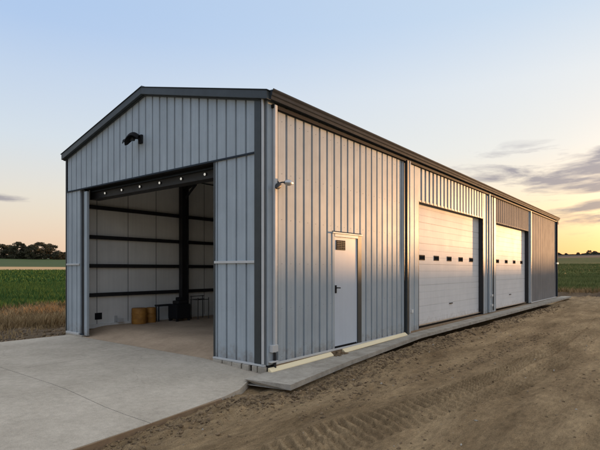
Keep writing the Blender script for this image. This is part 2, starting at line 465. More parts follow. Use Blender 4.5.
def ground_z(x, y):
    x = np.asarray(x, float); y = np.asarray(y, float)
    z = base_z(x, y)
    r = np.hypot(x - CX, y - CY)
    z = z + yard_detail(x, y) * (1 - sstep(34, 46, r))
    # keep the soil below slabs and the building
    xe = np.interp(y, [-.6, .05, 1.6, 3.4, 5.4, 12, 26.6], [.9, .82, .62, .46, .36, .42, .50])
    z = z - (.085 - .05*sstep(3, 6, y))*np.exp(-((x - xe - .04)/.13)**2) * sstep(-1.2, -.2, y) * (1 - sstep(26.5, 27, y))
    inb = (1 - sstep(.28, .42, x)) * sstep(-7.25, -7.05, x) * sstep(-.05, .1, y) * (1 - sstep(26.3, 26.6, y))
    z = z * (1 - inb) + inb * np.minimum(z, -.42)
    ina = (1 - sstep(-.12, .0, x - np.interp(y, [-13.5, -2.72, -1.39, -.99, -.66, -.3, 0.], [1.70, .68, .49, .37, .17, -.02, -.05]))) * sstep(-7.0, -6.75, x) * (1 - sstep(-.1, .05, y)) * sstep(-13.5, -13.2, y)
    z = z * (1 - ina) + ina * np.minimum(z, -.40)
    z = z + .22*np.exp(-((y - 30.3 + vn(x, y, 2.5, 81)*.5)/.45)**2) * (1 - sstep(30, 44, x)) * (1 + vn(x, y, .5, 82))
    pit = np.exp(-((x-.50)/.42)**2 - ((y+.66)/.28)**2)
    z = z - .10 * pit
    edge = np.exp(-((x + 7.15)/.35)**2) * (1 - sstep(26, 27, y)) * sstep(-14, -12, y)
    z = z + edge * np.clip(-.085 - z, -1, 1) * .8
    return z
def ang_axis():
    dense = np.linspace(R(-78), R(12), 1050)
    rest = np.linspace(R(12), R(282), 200)[1:-1]
    return np.concatenate([dense, rest])
A = ang_axis(); nA = len(A)
RR = np.concatenate([np.geomspace(.4, 3.4, 22)[:-1], np.geomspace(3.4, 44, 470)[:-1], np.geomspace(44, 9000, 120)])
nR = len(RR)
gx = CX + RR[:, None] * np.sin(A)[None, :]
gy = CY + RR[:, None] * np.cos(A)[None, :]
gz = ground_z(gx, gy)
GV = np.stack([gx, gy, gz], -1).reshape(-1, 3)
GV = np.vstack([GV, [[CX, CY, -.18]]])
i = np.arange(nR-1)[:, None]; j = np.arange(nA)[None, :]; j2 = (j+1) % nA
GF = np.stack([i*nA+j+0*i, (i+1)*nA+j, (i+1)*nA+j2, i*nA+j2], -1).reshape(-1, 4)
cxm = GV[GF, 0].mean(1); cym = GV[GF, 1].mean(1)
rm = np.hypot(cxm - CX, cym - CY); am = np.arctan2(cxm - CX, cym - CY)
wob = vn(cxm, cym, 1.4, 51)*1.1 + vn(cxm, cym, .4, 52)*.5
wob2 = vn(cxm, cym, 9, 53)*2 + vn(cxm, cym, 2, 54)*.8
yard = (cxm + wob*.35 > -7.6) & (cym - wob < 29.6) & (cxm < 46) & (cym > -60)
verge = ~yard & (cxm + wob > -16.6) & (cym - wob < 34.5) & (cxm < 50) & (cym > -65)
left = (am < R(-48))
tanr = ~yard & ~verge & left & (rm > 140) & (rm < 228)
hillr = (rm > 560) | (~left & (rm > 545))
farr = ~yard & ~verge & ~tanr & ~hillr & left & (rm >= 228)
field = ~yard & ~verge & ~tanr & ~hillr & ~farr
def sub(name, mask, m, label=None):
    F = GF[mask]
    if name == 'ground':
        tri0 = np.full((1,), 0)
    u, inv = np.unique(F, return_inverse=True)
    o = np_mesh(name, GV[u], inv.reshape(F.shape), m)
    o.data.polygons.foreach_set('use_smooth', np.ones(len(F), bool))
    o['kind'] = 'structure'
    return o
sub('ground', yard, M['dirt'])
sub('verge', verge, M['soil'])
sub('field', field, M['fieldg'])
sub('stubble_field', tanr, M['tan'])
sub('far_field', farr, M['fieldfar'])
sub('hills', hillr, M['hill'])

# ------------------------------------------------------------------ slabs
def gbox(name, x0, x1, y0, y1, z0, z1, m, bevel=.006):
    o = MB().box(x0, x1, y0, y1, z0, z1).build(name, m, bevel=bevel)
    o['kind'] = 'structure'
    return o
# apron with saw-cut joints: separate bays of one pour, one mesh
ap = MB()
xs = [-6.85, -3.3, .60]
yl = [-12.8, -10.2, -7.7, -5.2, -2.72, -.012]
EY = [-13.5, -2.72, -1.39, -.99, -.66, -.3, 0.]
EX = [1.70, .68, .49, .37, .17, -.02, -.05]
ae = lambda y: float(np.interp(y, EY, EX))
yl2 = yl[:-1] + [-1.39, -.99, -.66, -.3, -.012]
for a in range(2):
    yl = yl2 if a else [-12.8, -10.2, -7.7, -5.2, -2.72, -.012]
    for b in range(len(yl) - 1):
        g = .005; gs = .005 if b < 4 or not a else (.005 if b == 4 else 0.); ge = 0. if a and b >= 4 else .005
        x1 = xs[a+1]
        poly = [(xs[a]+g, yl[b]+gs), (x1-g, yl[b]+gs), (x1-g, yl[b+1]-ge), (xs[a]+g, yl[b+1]-ge)]
        if a == 1:   # free edge drifts slightly outwards towards the camera
            poly[1] = (ae(yl[b]), yl[b]+gs); poly[2] = (ae(yl[b+1]), yl[b+1]-ge)
        az_ = lambda x: -.055 - .085 * float(sstep(-1.7, .1, np.float64(x)))
        nx = 8
        for q in range(nx):
            def L2(p0, p1, t): return (p0[0]*(1-t)+p1[0]*t, p0[1]*(1-t)+p1[1]*t)
            A0, A1 = L2(poly[0], poly[1], q/nx), L2(poly[0], poly[1], (q+1)/nx)
            B0, B1 = L2(poly[3], poly[2], q/nx), L2(poly[3], poly[2], (q+1)/nx)
            ap.quad(*[(p[0], p[1], az_(p[0])) for p in (A0, A1, B1, B0)])
        for p0, p1 in zip(poly, poly[1:] + poly[:1]):
            for q in range(nx):
                c0, c1 = L2(p0, p1, q/nx), L2(p0, p1, (q+1)/nx)
                ap.quad((c0[0], c0[1], -.25), (c1[0], c1[1], -.25), (c1[0], c1[1], az_(c1[0])), (c0[0], c0[1], az_(c0[0])))
ap.build('concrete_apron', M['conc'])['kind'] = 'structure'
MB().box(-6.8, -.1, -12.7, -.06, -.3, -.175).build('apron_joint_base', M['soil'])['kind'] = 'structure'
fm = MB()
fm.prism([(ae(-5.)+.004, -5., -.24), (ae(-5.)+.04, -5., -.24), (ae(-1.5)+.04, -1.5, -.24), (ae(-1.5)+.004, -1.5, -.24)], (0, 0, .093))
tag(fm.build('form_board', M['form'], bevel=.004), 'thin brown timber form board along the edge of the concrete apron', 'board')

# interior floor, rises slightly inside the doorway
n1, n2 = 2, 60
fy = np.concatenate([np.linspace(0, 1.6, 20), np.linspace(2, 24.8, 20)])
fl = MB()
fz = lambda y: -.055 + .15 * float(sstep(.0, 1.0, y))
for q in range(len(fy)-1):
    a, b = fy[q], fy[q+1]
    fl.quad((-6.9, a, fz(a)), (-.06, a, fz(a)), (-.06, b, fz(b)), (-6.9, b, fz(b)))
fl.quad((-6.9, 0, -.3), (-.06, 0, -.3), (-.06, 0, fz(0)), (-6.9, 0, fz(0)))
fl.build('interior_floor', M['floor'], smooth=False)['kind'] = 'structure'

# side walkway slab: wide undermined tip at the corner, narrowing along the wall
wk = MB()
pl = [(.08, -.62), (.90, -.46), (.82, .05), (.62, 1.6), (.46, 3.4), (.36, 5.4), (.42, 12), (.50, 26.6)]
zt = [-.10, -.10, -.10, -.09, -.075, -.03, -.01, .02]
inner = [(-.02, -.02 if k == 0 else 0) for k in range(8)]
top_o = [(p[0], p[1], z) for p, z in zip(pl, zt)]
ya = [-.62, -.46, .05, 1.6, 3.4, 5.4, 12, 26.6]
top_i = [(.0, y, z) for y, z in zip(ya, zt)]
th = .085
for k in range(1, 7):
    a, b, c, d = top_i[k], top_o[k], top_o[k+1], top_i[k+1]
    if k == 1: a = (.08, -.62, -.10)
    wk.quad(a, b, c, d)
    wk.quad((b[0], b[1], b[2]-th), b, c, (c[0], c[1], c[2]-th))
    wk.quad((a[0]+.0, a[1], a[2]-th), (b[0], b[1], b[2]-th), (c[0], c[1], c[2]-th), (d[0], d[1], d[2]-th))
a = (.08, -.62, -.10); b = top_o[1]
wk.quad(a, b, (b[0], b[1], b[2]-th), (a[0]+.16, a[1]+.10, a[2]-th))
e0, e1 = top_i[7], top_o[7]
wk.quad(e0, e1, (e1[0], e1[1], e1[2]-th), (e0[0], e0[1], e0[2]-th))
wk.quad(a, (a[0]+.16, a[1]+.10, a[2]-th), (0, .05, -.185), (0, .05, -.10))
wk.build('walkway', M['walkc'])['kind'] = 'structure'

# ------------------------------------------------------------------ the building
H, AP, WD, L = 4.5, 5.374, 7.0, 24.95
SL = (AP - H) / (WD / 2)
roofz = lambda x: AP - SL * abs(x + WD / 2)
B = empty('farm_building', (-3.5, 12.5, 0), 'long ribbed grey metal farm building with open gable end and two white overhead doors', 'building')

def prof(u0, u1, pitch, tr, dep, phase=0.0, slope=.008):
    """(u, inset) pairs: raised pans with narrow recessed seams"""
    pts = [(u0, 0.0)]
    k = math.floor((u0 - phase) / pitch) - 1
    while True:
        c = phase + k * pitch
        k += 1
        if c - tr/2 - slope <= u0 + .004: 
            if c > u1: break
            continue
        if c + tr/2 + slope >= u1 - .004: break
        pts += [(c - tr/2 - slope, 0), (c - tr/2, dep), (c + tr/2, dep), (c + tr/2 + slope, 0)]
    pts.append((u1, 0.0))
    return pts
def sheet(name, face, pos, u0, u1, zb, zt, m, pitch=.25, tr=.034, dep=.035, phase=0, thick=.07, out=1, parent=None, zbf=None):
    """face 'x': wall in plane x=pos, runs along y; face 'y': wall in plane y=pos, runs along x. out = sign of the outward normal"""
    pp = prof(u0, u1, pitch, tr, dep, phase)
    if face == 'y' and callable(zt) and u0 < -3.5 < u1:      # keep a vertex at the apex
        for q in range(len(pp)-1):
            if pp[q][0] < -3.5 < pp[q+1][0]:
                t = (-3.5 - pp[q][0]) / (pp[q+1][0] - pp[q][0])
                pp.insert(q+1, (-3.5, pp[q][1]*(1-t) + pp[q+1][1]*t)); break
    mb = MB()
    def P(u, ins, z):
        return (pos - out*ins, u, z) if face == 'x' else (u, pos - out*ins, z)
    Z = (lambda u: zt(u)) if callable(zt) else (lambda u: zt)
    for (a, ia), (b, ib) in zip(pp[:-1], pp[1:]):
        mb.quad(P(a, ia, zb), P(b, ib, zb), P(b, ib, Z(b)), P(a, ia, Z(a)))
        mb.quad(P(a, thick, zb), P(a, thick, Z(a)), P(b, thick, Z(b)), P(b, thick, zb))
        mb.quad(P(a, ia, zb), P(b, ib, zb), P(b, thick, zb), P(a, thick, zb))
        mb.quad(P(a, ia, Z(a)), P(a, thick, Z(a)), P(b, thick, Z(b)), P(b, ib, Z(b)))
    a, b = pp[0], pp[-1]
    mb.quad(P(a[0], 0, zb), P(a[0], thick, zb), P(a[0], thick, Z(a[0])), P(a[0], 0, Z(a[0])))
    mb.quad(P(b[0], 0, zb), P(b[0], thick, zb), P(b[0], thick, Z(b[0])), P(b[0], 0, Z(b[0])))
    return mb.build(name, m, parent)

gw = sheet('gable_wall', 'y', 0, -6.98, -.27, 3.64, roofz, M['sheet'], phase=-1.24, tr=.028, dep=.034, out=-1, parent=B)
# piers beside the opening, a hair behind the gable sheet
sheet('pier_panel', 'y', .012, -6.98, -6.33, .0, 3.625, M['sheet'], phase=-1.24, tr=.028, dep=.034, out=-1, parent=B)
sheet('pier_panel', 'y', .012, -1.29, -.27, .0, 3.625, M['sheet'], phase=-1.24, tr=.028, dep=.034, out=-1, parent=B)
# side wall sections
S1 = dict(phase=.27, tr=.040, dep=.034, parent=B)
sheet('side_wall', 'x', 0, .20, 1.94, .02, 4.46, M['sheet'], **S1)
sheet('side_wall', 'x', 0, 1.945, 3.075, 2.40, 4.46, M['sheet'], **S1)
sheet('side_wall', 'x', 0, 3.08, 5.17, .02, 4.46, M['sheet'], **S1)
sheet('side_wall', 'x', .004, 6.02, 11.52, 3.45, 4.46, M['sheet'], pitch=.27, phase=6.2, tr=.10, dep=.04, parent=B)
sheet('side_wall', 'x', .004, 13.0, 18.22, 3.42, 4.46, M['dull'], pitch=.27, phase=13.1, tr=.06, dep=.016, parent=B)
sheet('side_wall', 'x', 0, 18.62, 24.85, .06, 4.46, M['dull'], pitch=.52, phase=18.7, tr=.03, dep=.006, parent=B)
# smooth piers between the doors
sheet('side_pier', 'x', .010, 5.44, 6.01, .02, 4.46, M['sheet'], pitch=.3, phase=5.75, tr=.03, dep=.02, parent=B)
sheet('side_pier', 'x', .010, 11.525, 11.95, .03, 4.46, M['sheet'], pitch=.3, phase=11.75, tr=.03, dep=.02, parent=B)
sheet('side_pier', 'x', .010, 12.28, 12.995, .03, 4.46, M['sheet'], pitch=.24, phase=12.5, tr=.04, dep=.02, parent=B)
sheet('side_pier', 'x', .010, 18.225, 18.60, .05, 4.46, M['sheet'], pitch=.2, phase=18.4, tr=.03, dep=.02, parent=B)
# dark recessed channels that carry the downspouts
for y0, y1 in ((5.17, 5.44), (11.95, 12.28)):
    MB().box(-.07, -.03, y0, y1, .0, 4.46).build('wall_channel', M['slate'], B)
# left and rear walls
sheet('left_wall', 'x', -7.0, .0, 24.95, 0, 4.47, M['sheet'], phase=.1, out=-1, parent=B)
sheet('rear_wall', 'y', 24.95, -6.92, -.08, 0, roofz, M['sheet'], phase=.1, out=1, parent=B)

# screw rows on the sheets
def screws(name, pts, ax, m):
    V = []; F = []
    for p in pts:
        n = len(V)
        for q, dd in ((.0062, 0), (.0045, .004)):
            for k in range(6):
                a = k * math.pi / 3
                c, s_ = q * math.cos(a), q * math.sin(a)
                V.append((p[0] + dd, p[1] + c, p[2] + s_) if ax == 'x' else (p[0] + c, p[1] - dd, p[2] + s_))
        for k in range(6):
            k2 = (k + 1) % 6
            F.append((n + k, n + k2, n + 6 + k2, n + 6 + k))
        F.append(tuple(n + 6 + k for k in range(6)))
    mb = MB(); mb.v = V; mb.f = F
    o = mb.build(name, m, B); o['kind'] = 'stuff'
    return o
pg = []
for k in range(27):
    x = -1.24 + .125 - (k - 3) * .25
    if not -6.9 < x < -.3: continue
    for z in (3.72, 4.3, 4.9):
        if z < roofz(x) - .1: pg.append((x, 0, z))
    if x > -1.2 or x < -6.4:
        for z in (.10, .94, 1.66, 1.84, 2.49, 3.29, 3.56): pg.append((x, .012, z))
screws('sheet_screws', pg, 'y', M['sheet'])
ps = []
y = .27 + .125
while y < 5.1:
    for z in (.10, .94, 1.72, 2.49, 3.29, 4.2):
        if 1.9 < y < 3.1 and z < 2.45: continue
        ps.append((0, y, z))
    y += .25
screws('sheet_screws', ps, 'x', M['roof'])
# trims
def trim(name, x0, x1, y0, y1, z0, z1, m, bevel=.004):
    return MB().box(x0, x1, y0, y1, z0, z1).build(name, m, B, bevel=bevel)
trim('corner_trim', -.268, -.115, -.022, .03, .0, 4.52, M['slate'])
trim('corner_post', -.113, -.012, -.006, .10, .0, 4.50, M['roof'])
MB().tube([(-.055, -.035, .02), (-.055, -.035, 4.5)], .026, 12).build('corner_conduit', M['flash'], B, smooth=True)
trim('corner_trim', -.03, .014, .012, .20, .0, 4.47, M['sheet'])
trim('corner_trim', -7.03, -6.982, -.015, .06, .0, 4.47, M['slate'])
trim('corner_trim', -.05, .022, 24.70, 24.99, .05, 4.46, M['slate'])
trim('base_trim', -6.99, -6.325, -.03, .01, -.015, .035, M['flash'])
trim('base_trim', -1.30, -.02, -.05, .01, -.02, .012, M['flash'])
trim('base_trim', .001, .035, .20, 5.17, -.012, .026, M['flash'])
trim('base_trim', .011, .04, 18.65, 24.7, .03, .075, M['flash'])
# curb under the walls
cb = MB()
cb.box(-1.28, .0, .0, .2, -.20, -.021)
cb.build('curb', M['steel'], B)
for xa, xb in ((-1.28, -1.045), (-1.03, -.80), (-.785, -.56), (-.52, -.36), (-.30, -.18), (-.155, .01)):
    MB().box(xa, xb, -.06 + .012*math.sin(xa*40), -.002, -.20, -.024).build('curb_block', M['walkc'], B, bevel=.012)
MB().box(-7.0, -6.16, -.03, .2, -.17, -.0155).build('curb', M['walkc'], B, bevel=.01)
cb = MB()
cb.box(-.1, .022, .2, 5.44, -.2, -.014)
cb.build('curb', M['form'], B)
MB().box(-.1, .018, 5.442, 24.95, -.2, .018).build('curb', M['form'], B)
# flashing over gable opening, mid rails of the piers
MB().box(-6.98, -.27, -.018, .004, 3.612, 3.642).build('header_flashing', M['gutter'], B)
trim('pier_rail', -6.985, -6.325, -.02, .012, 1.73, 1.775, M['flash'])
trim('pier_rail', -1.295, -.27, -.02, .012, 1.73, 1.775, M['flash'])
# opening jambs
trim('jamb', -6.325, -6.16, .05, .16, -.02, 3.62, M['steel'])
trim('jamb', -6.155, -6.02, .03, .09, -.02, 3.56, M['sheet'])
trim('jamb', -6.30, -6.15, .0, .012, -.02, .02, M['gutter'])
trim('jamb', -1.335, -1.292, .0, .16, -.02, 3.62, M['slate'])
hd = trim('door_header', -6.33, -1.29, .27, .52, 3.40, 3.68, M['steel'])
trim('door_track', -6.15, -1.30, .20, .24, 3.565, 3.592, M['gutter'])
trim('header_soffit', -6.33, -1.29, .07, .27, 3.645, 3.68, M['steel'])
# rake trims (gable verge) and gutter
def rake(x0, x1, zoff0, zoff1, y0, y1, m, name='rake_trim'):
    p = [(x0, y0, roofz(x0)+zoff0), (x1, y0, roofz(x1)+zoff0), (x1, y0, roofz(x1)+zoff1), (x0, y0, roofz(x0)+zoff1)]
    return MB().prism(p, (0, y1-y0, 0)).build(name, m, B, bevel=.004)
for yy0, yy1 in ((-.11, -.005), (24.96, 25.06)):
    rake(-7.06, -3.5, -.03, .11, yy0, yy1, M['slate'])
    rake(-3.5, .10, -.03, .11, yy0, yy1, M['slate'])
    rake(-7.08, -3.5, .111, .126, yy0-.015, yy1+.03, M['gutter'])
    rake(-3.5, .115, .111, .126, yy0-.015, yy1+.03, M['gutter'])
rake(-6.99, -3.5, -.05, -.031, -.04, -.005, M['slate'], 'rake_closure')
rake(-3.5, -.10, -.05, -.031, -.04, -.005, M['slate'], 'rake_closure')
# roof sheets with standing seams
for sgn, (xa, xb) in ((-1, (-7.10, -3.5)), (1, (-3.5, .06))):
    rf = MB()
    rf.prism([(xa, -.03, roofz(xa)+.02), (xb, -.03, roofz(xb)+.02), (xb, -.03, roofz(xb)+.09), (xa, -.03, roofz(xa)+.09)], (0, 25.0, 0))
    y = .2
    while y < 24.9:
        rf.prism([(xa, y, roofz(xa)+.09), (xb, y, roofz(xb)+.09), (xb, y, roofz(xb)+.118), (xa, y, roofz(xa)+.118)], (0, .03, 0))
        y += .45
    rf.build('roof', M['roof'], B)
MB().prism([(-3.68, -.1, roofz(-3.68)+.127), (-3.5, -.1, roofz(-3.5)+.13), (-3.32, -.1, roofz(-3.32)+.127), (-3.5, -.1, roofz(-3.5)+.152)], (0, 25.15, 0)).build('ridge_cap', M['roof'], B)
def gutter(x, s, y0, y1):
    zt_ = 4.62; zb_ = 4.455
    pf = [(0, zb_), (.09, zb_), (.10, zb_+.05), (.12, zb_+.065), (.12, zb_+.11), (.15, zb_+.14), (.15, zt_), (.138, zt_), (.138, zb_+.15), (.0, zb_+.155)]
    return MB().prism([(x + s*a, y0, z) for a, z in pf], (0, y1-y0, 0)).build('gutter', M['gutter'], B, bevel=.003)
gutter(.03, 1, -.03, 25.05)
gutter(-7.03, -1, -.03, 25.05)
MB().box(.0, .06, .1, 24.9, 4.36, 4.42).build('eave_closure', M['black'], B)
MB().box(.0, .10, 24.8, 25.04, 4.25, 4.42).build('gutter_bracket', M['gutter'], B)

# downspouts
def spout(y0, y1, x0, x1, ztop, zbot, m, shoe=True):
    d = MB().box(x0, x1, y0, y1, zbot, ztop).build('downspout', m, B, bevel=.010)
    return d
d = spout(.125, .195, .018, .075, 4.42, .30, M['flash'])
MB().box(.012, .085, .055, .20, .22, .34).build('bracket', M['flash'], d, bevel=.004)
MB().box(.012, .085, .03, .20, .045, .07).build('bracket', M['flash'], d, bevel=.003)
MB().tube([(.045, .16, .20), (.045, .16, -.1)], .025, 10).build('outlet', M['steel'], d, smooth=True)
d = spout(5.20, 5.31, .0, .075, 4.40, -.06, M['slate'])
MB().tube([(.04, 5.40, .0), (.04, 5.40, 4.4)], .03, 10).build('conduit', M['flash'], d, smooth=True)
MB().box(.02, .06, 5.5, 5.60, .50, .58).build('bracket', M['lens'], d, bevel=.004)
d = spout(12.0, 12.12, .0, .075, 4.40, .05, M['sheet'])
MB().box(.0, .085, 12.32, 12.42, .62, .70).build('bracket', M['lens'], d, bevel=.004)
MB().box(.0, .085, 12.32, 12.42, .26, .34).build('bracket', M['lens'], d, bevel=.004)
MB().tube([(.05, 12.55, .1), (.05, 12.55, 4.4)], .02, 8).build('conduit', M['steel'], d, smooth=True)
d = spout(24.72, 24.80, .023, .09, 4.40, .06, M['gutter'])
MB().box(.023, .11, 24.69, 24.83, 1.95, 2.03).build('bracket', M['lens'], d)
d = spout(18.42, 18.50, .012, .07, 4.40, .06, M['flash'])

# overhead doors
def overhead(y0, y1, ztop, wins, zb):
    rec = -.155
    dn = bpy.data.objects.new('overhead_door', None)
    # the door leaf itself is the part; windows and lintel hang under it
    mb = MB()
    pit = .195
    z = zb
    pts = []
    k = 0
    while z < ztop + .05:
        z1 = min(z + pit, ztop + .06)
        big = (k % 3 == 2)
        g = .010 if not big else .014
        dd = .006 if not big else .012
        pts += [(z, 0), (z1 - g, 0), (z1 - g/2, -dd), (z1, -dd)] if not big else [(z, 0), (z1 - g, 0), (z1 - g*.6, -dd), (z1, -dd)]
        z = z1
        k += 1
    for (a, da), (b, db) in zip(pts[:-1], pts[1:]):
        mb.quad((rec+da, y0-.05, a), (rec+da, y1+.05, a), (rec+db, y1+.05, b), (rec+db, y0-.05, b))
    mb.box(rec-.06, rec-.015, y0-.05, y1+.05, zb, ztop+.06)
    dr = mb.build('overhead_door', M['door'], B)
    for yc in wins:
        w = MB()
        w.box(rec-.01, rec+.012, yc-.19, yc+.19, 1.88, 2.03)
        fo = w.build('window', M['black'], dr, bevel=.01)
        MB().box(rec+.012, rec+.016, yc-.16, yc+.16, 1.905, 2.005).build('pane', M['glass'], fo)
    MB().box(rec-.005, rec+.02, y0, y1, zb, zb+.03).build('bottom_seal', M['black'], dr)
    MB().box(rec+.002, rec+.03, (y0+y1)/2-.12, (y0+y1)/2+.12, .55, .58).build('handle', M['steel'], dr)
    # reveals: soffit, side returns (dark steel)
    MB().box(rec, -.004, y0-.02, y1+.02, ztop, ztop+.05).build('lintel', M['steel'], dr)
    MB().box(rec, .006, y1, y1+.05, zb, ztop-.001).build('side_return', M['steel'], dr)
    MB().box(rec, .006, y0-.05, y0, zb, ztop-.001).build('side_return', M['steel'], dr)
    return dr
overhead(6.05, 11.48, 3.445, [6.60, 7.62, 8.64, 9.66, 10.68], .02)
overhead(13.03, 18.18, 3.42, [13.80, 15.05, 16.30, 17.55], .04)

# personnel door
pd = MB().box(-.05, -.012, 2.03, 2.915, .04, 2.285).build('door', M['pdoor'], B, bevel=.004)
MB().box(-.05, .010, 1.943, 2.025, .02, 2.345).build('frame', M['sheet'], pd)
MB().box(-.05, .006, 2.92, 3.076, .02, 2.345).build('frame', M['slate'], pd)
MB().box(-.04, .014, 2.027, 2.918, 2.288, 2.345).build('frame', M['pdoor'], pd)
MB().box(-.02, .035, 1.93, 3.08, 2.348, 2.378).build('drip_cap', M['flash'], pd, bevel=.004)
vent = MB().box(-.012, -.002, 2.10, 2.44, 2.02, 2.22).build('vent_window', M['black'], pd, bevel=.003)
sl = MB()
for k in range(5): sl.box(-.002, .004, 2.115, 2.425, 2.037+k*.036, 2.045+k*.036)
for k in range(3): sl.box(-.002, .003, 2.17+k*.09, 2.176+k*.09, 2.03, 2.21)
sl.build('grille', M['steel'], vent)
hd_ = MB().box(-.012, .0, 2.055, 2.115, 1.14, 1.30).build('handle', M['black'], pd, bevel=.004)
MB().tube([(.0, 2.085, 1.25), (.045, 2.085, 1.25), (.05, 2.17, 1.245)], .011, 8).build('lever', M['black'], hd_, smooth=True)
MB().box(-.012, -.006, 2.06, 2.88, .04, .062).build('bottom_seal', M['black'], pd)

# black gable wall lamp with curved hood
gl = MB().box(-3.70, -3.58, -.05, .0, 4.33, 4.52).build('wall_lamp', M['black'], B, bevel=.01)
hood = MB()
n = 12; w0 = .13
def hp(t):  # hood centre line: from the wall out to the left and down
    return (-3.60 - .22*t, -.08 - .24*t, 4.50 + .10*math.sin(math.pi*min(1, t*1.15)) - .11*t)
for k in range(n):
    t0, t1 = k/n, (k+1)/n
    for s0, s1 in ((-1, -.55), (-.55, 0), (0, .55), (.55, 1)):
        def hv(t, s_):
            c = hp(t); wdt = .11*math.sin(math.pi*(.25+.75*t)*.9)+.035
            return (c[0] + s_*wdt*.55, c[1] - s_*wdt*.8, c[2] - abs(s_)**2*.10)
        a, b, c, d_ = hv(t0, s0), hv(t0, s1), hv(t1, s1), hv(t1, s0)
        hood.quad(a, b, c, d_)
        dn_ = lambda p: (p[0], p[1], p[2]-.014)
        hood.quad(dn_(a), dn_(d_), dn_(c), dn_(b))
ho = hood.build('hood', M['black'], gl, smooth=True)
MB().tube([(-3.64, -.04, 4.42), (-3.64, -.12, 4.45), (-3.70, -.17, 4.46)], .022, 8).build('arm', M['black'], gl, smooth=True)
MB().lathe([(.05, 0), (.055, .03), (.04, .075)], (-3.70, -.18, 4.375), 14).build('lens', M['steel'], gl, smooth=True)

# small twin-head flood light on the side wall
fl2 = MB().lathe([(.05, 0), (.05, .03), (.03, .045)], (0, 0, 0), 12)
fl2.v = [(.002 + z, .24 + x, 3.10 + y) for x, y, z in fl2.v]
fo2 = fl2.build('flood_light', M['gutter'], B, smooth=True)
def head(a, b, r):
    a = Vector(a); b = Vector(b); d = b - a
    ps = [a + d*t for t in (0, .12, .35, .62, .85, 1.0)]
    return MB().tube(ps, [r*.45, r*.7, r*1.0, r*.96, r*.6, r*.25], 14)
MB().tube([(.04, .24, 3.10), (.10, .30, 3.12), (.12, .36, 3.12)], .012, 8).build('arm', M['gutter'], fo2, smooth=True)
head((.11, .33, 3.12), (.15, .52, 3.13), .055).build('lamp_head', M['alu'], fo2, smooth=True)
MB().tube([(.04, .24, 3.10), (.10, .20, 3.06)], .012, 8).build('arm', M['gutter'], fo2, smooth=True)
head((.09, .24, 3.08), (.16, .06, 2.98), .050).build('lamp_head', M['steel'], fo2, smooth=True)

# interior: liner, seams, girts, frames
ln = MB()
ln.box(-6.92, -6.85, .17, 24.8, .06, 4.45)
ln.box(-6.85, -.10, 24.72, 24.8, .0, 4.5)
for a, b, z0 in ((.2, 1.93, 0), (1.93, 3.01, 2.42), (3.01, 5.95, 0), (5.95, 11.6, 3.52), (11.6, 12.95, 0), (12.95, 18.3, 3.5), (18.3, 24.72, 0)):
    ln.box(-.14, -.085, a, b, z0, 4.45)
ln.build('liner_wall', M['liner'], B)
MB().prism([(-6.9, .2, roofz(-6.9)-.02), (-3.5, .2, roofz(-3.5)-.02), (-.1, .2, roofz(-.1)-.02), (-.1, .2, roofz(-.1)), (-3.5, .2, roofz(-3.5)), (-6.9, .2, roofz(-6.9))], (0, 24.5, 0)).build('ceiling_liner', M['liner'], B)
sm = MB()
yy = .74
while yy < 24.6:
    sm.box(-6.852, -6.846, yy-.008, yy+.008, .1, 4.44)
    yy += .93
sm.build('liner_seam', M['seam'], B)
for z in (.94, 1.72, 2.49, 3.29):
    MB().box(-6.85, -6.76, .17, 24.6, z-.05, z+.05).build('girt', M['steel'], B)
for y in (3.50, 9.4, 15.2, 20.6):
    f = MB()
    f.box(-6.76, -6.60, y-.125, y-.105, .06, 4.30); f.box(-6.76, -6.60, y+.105, y+.125, .06, 4.30)
    f.box(-6.70, -6.66, y-.105, y+.105, .06, 4.30)
    f.build('column', M['steel'], B)
    f = MB()
    f.prism([(-6.7, y-.1, 4.1), (-3.5, y-.1, 4.98), (-3.5, y-.1, 5.30), (-6.7, y-.1, 4.42)], (0, .2, 0))
    f.prism([(-.2, y-.1, 4.1), (-3.5, y-.1, 4.98), (-3.5, y-.1, 5.30), (-.2, y-.1, 4.42)], (0, .2, 0))
    f.build('rafter', M['steel'], B)
    if y < 5:
        MB().tube([(-6.6, y, 3.85), (-6.1, y, 4.22)], .035, 8).build('brace', M['steel'], B)
kb = MB().box(-6.85, -6.80, .17, 24.6, .05, .15)
kb.build('base_rail', M['liner'], B)
MB().box(-6.85, -6.835, .68, .88, .27, .45).build('wall_outlet', M['black'], B, bevel=.004)
MB().box(-6.80, -6.70, 1.30, 1.44, .16, .26).box(-6.84, -6.82, 1.24, 1.32, .16, .34).build('wall_socket', M['flash'], B, bevel=.004)
# six small lamps along the header
for k in range(6):
    x = -5.56 + k*.74
    lp = MB().tube([(x, .271, 3.495), (x, .245, 3.49)], .030, 14).build('header_lamp', M['steel'], B, smooth=True)
    MB().tube([(x, .244, 3.49), (x, .236, 3.49)], .026, 14).build('lens', M['lamp'], lp, smooth=True)

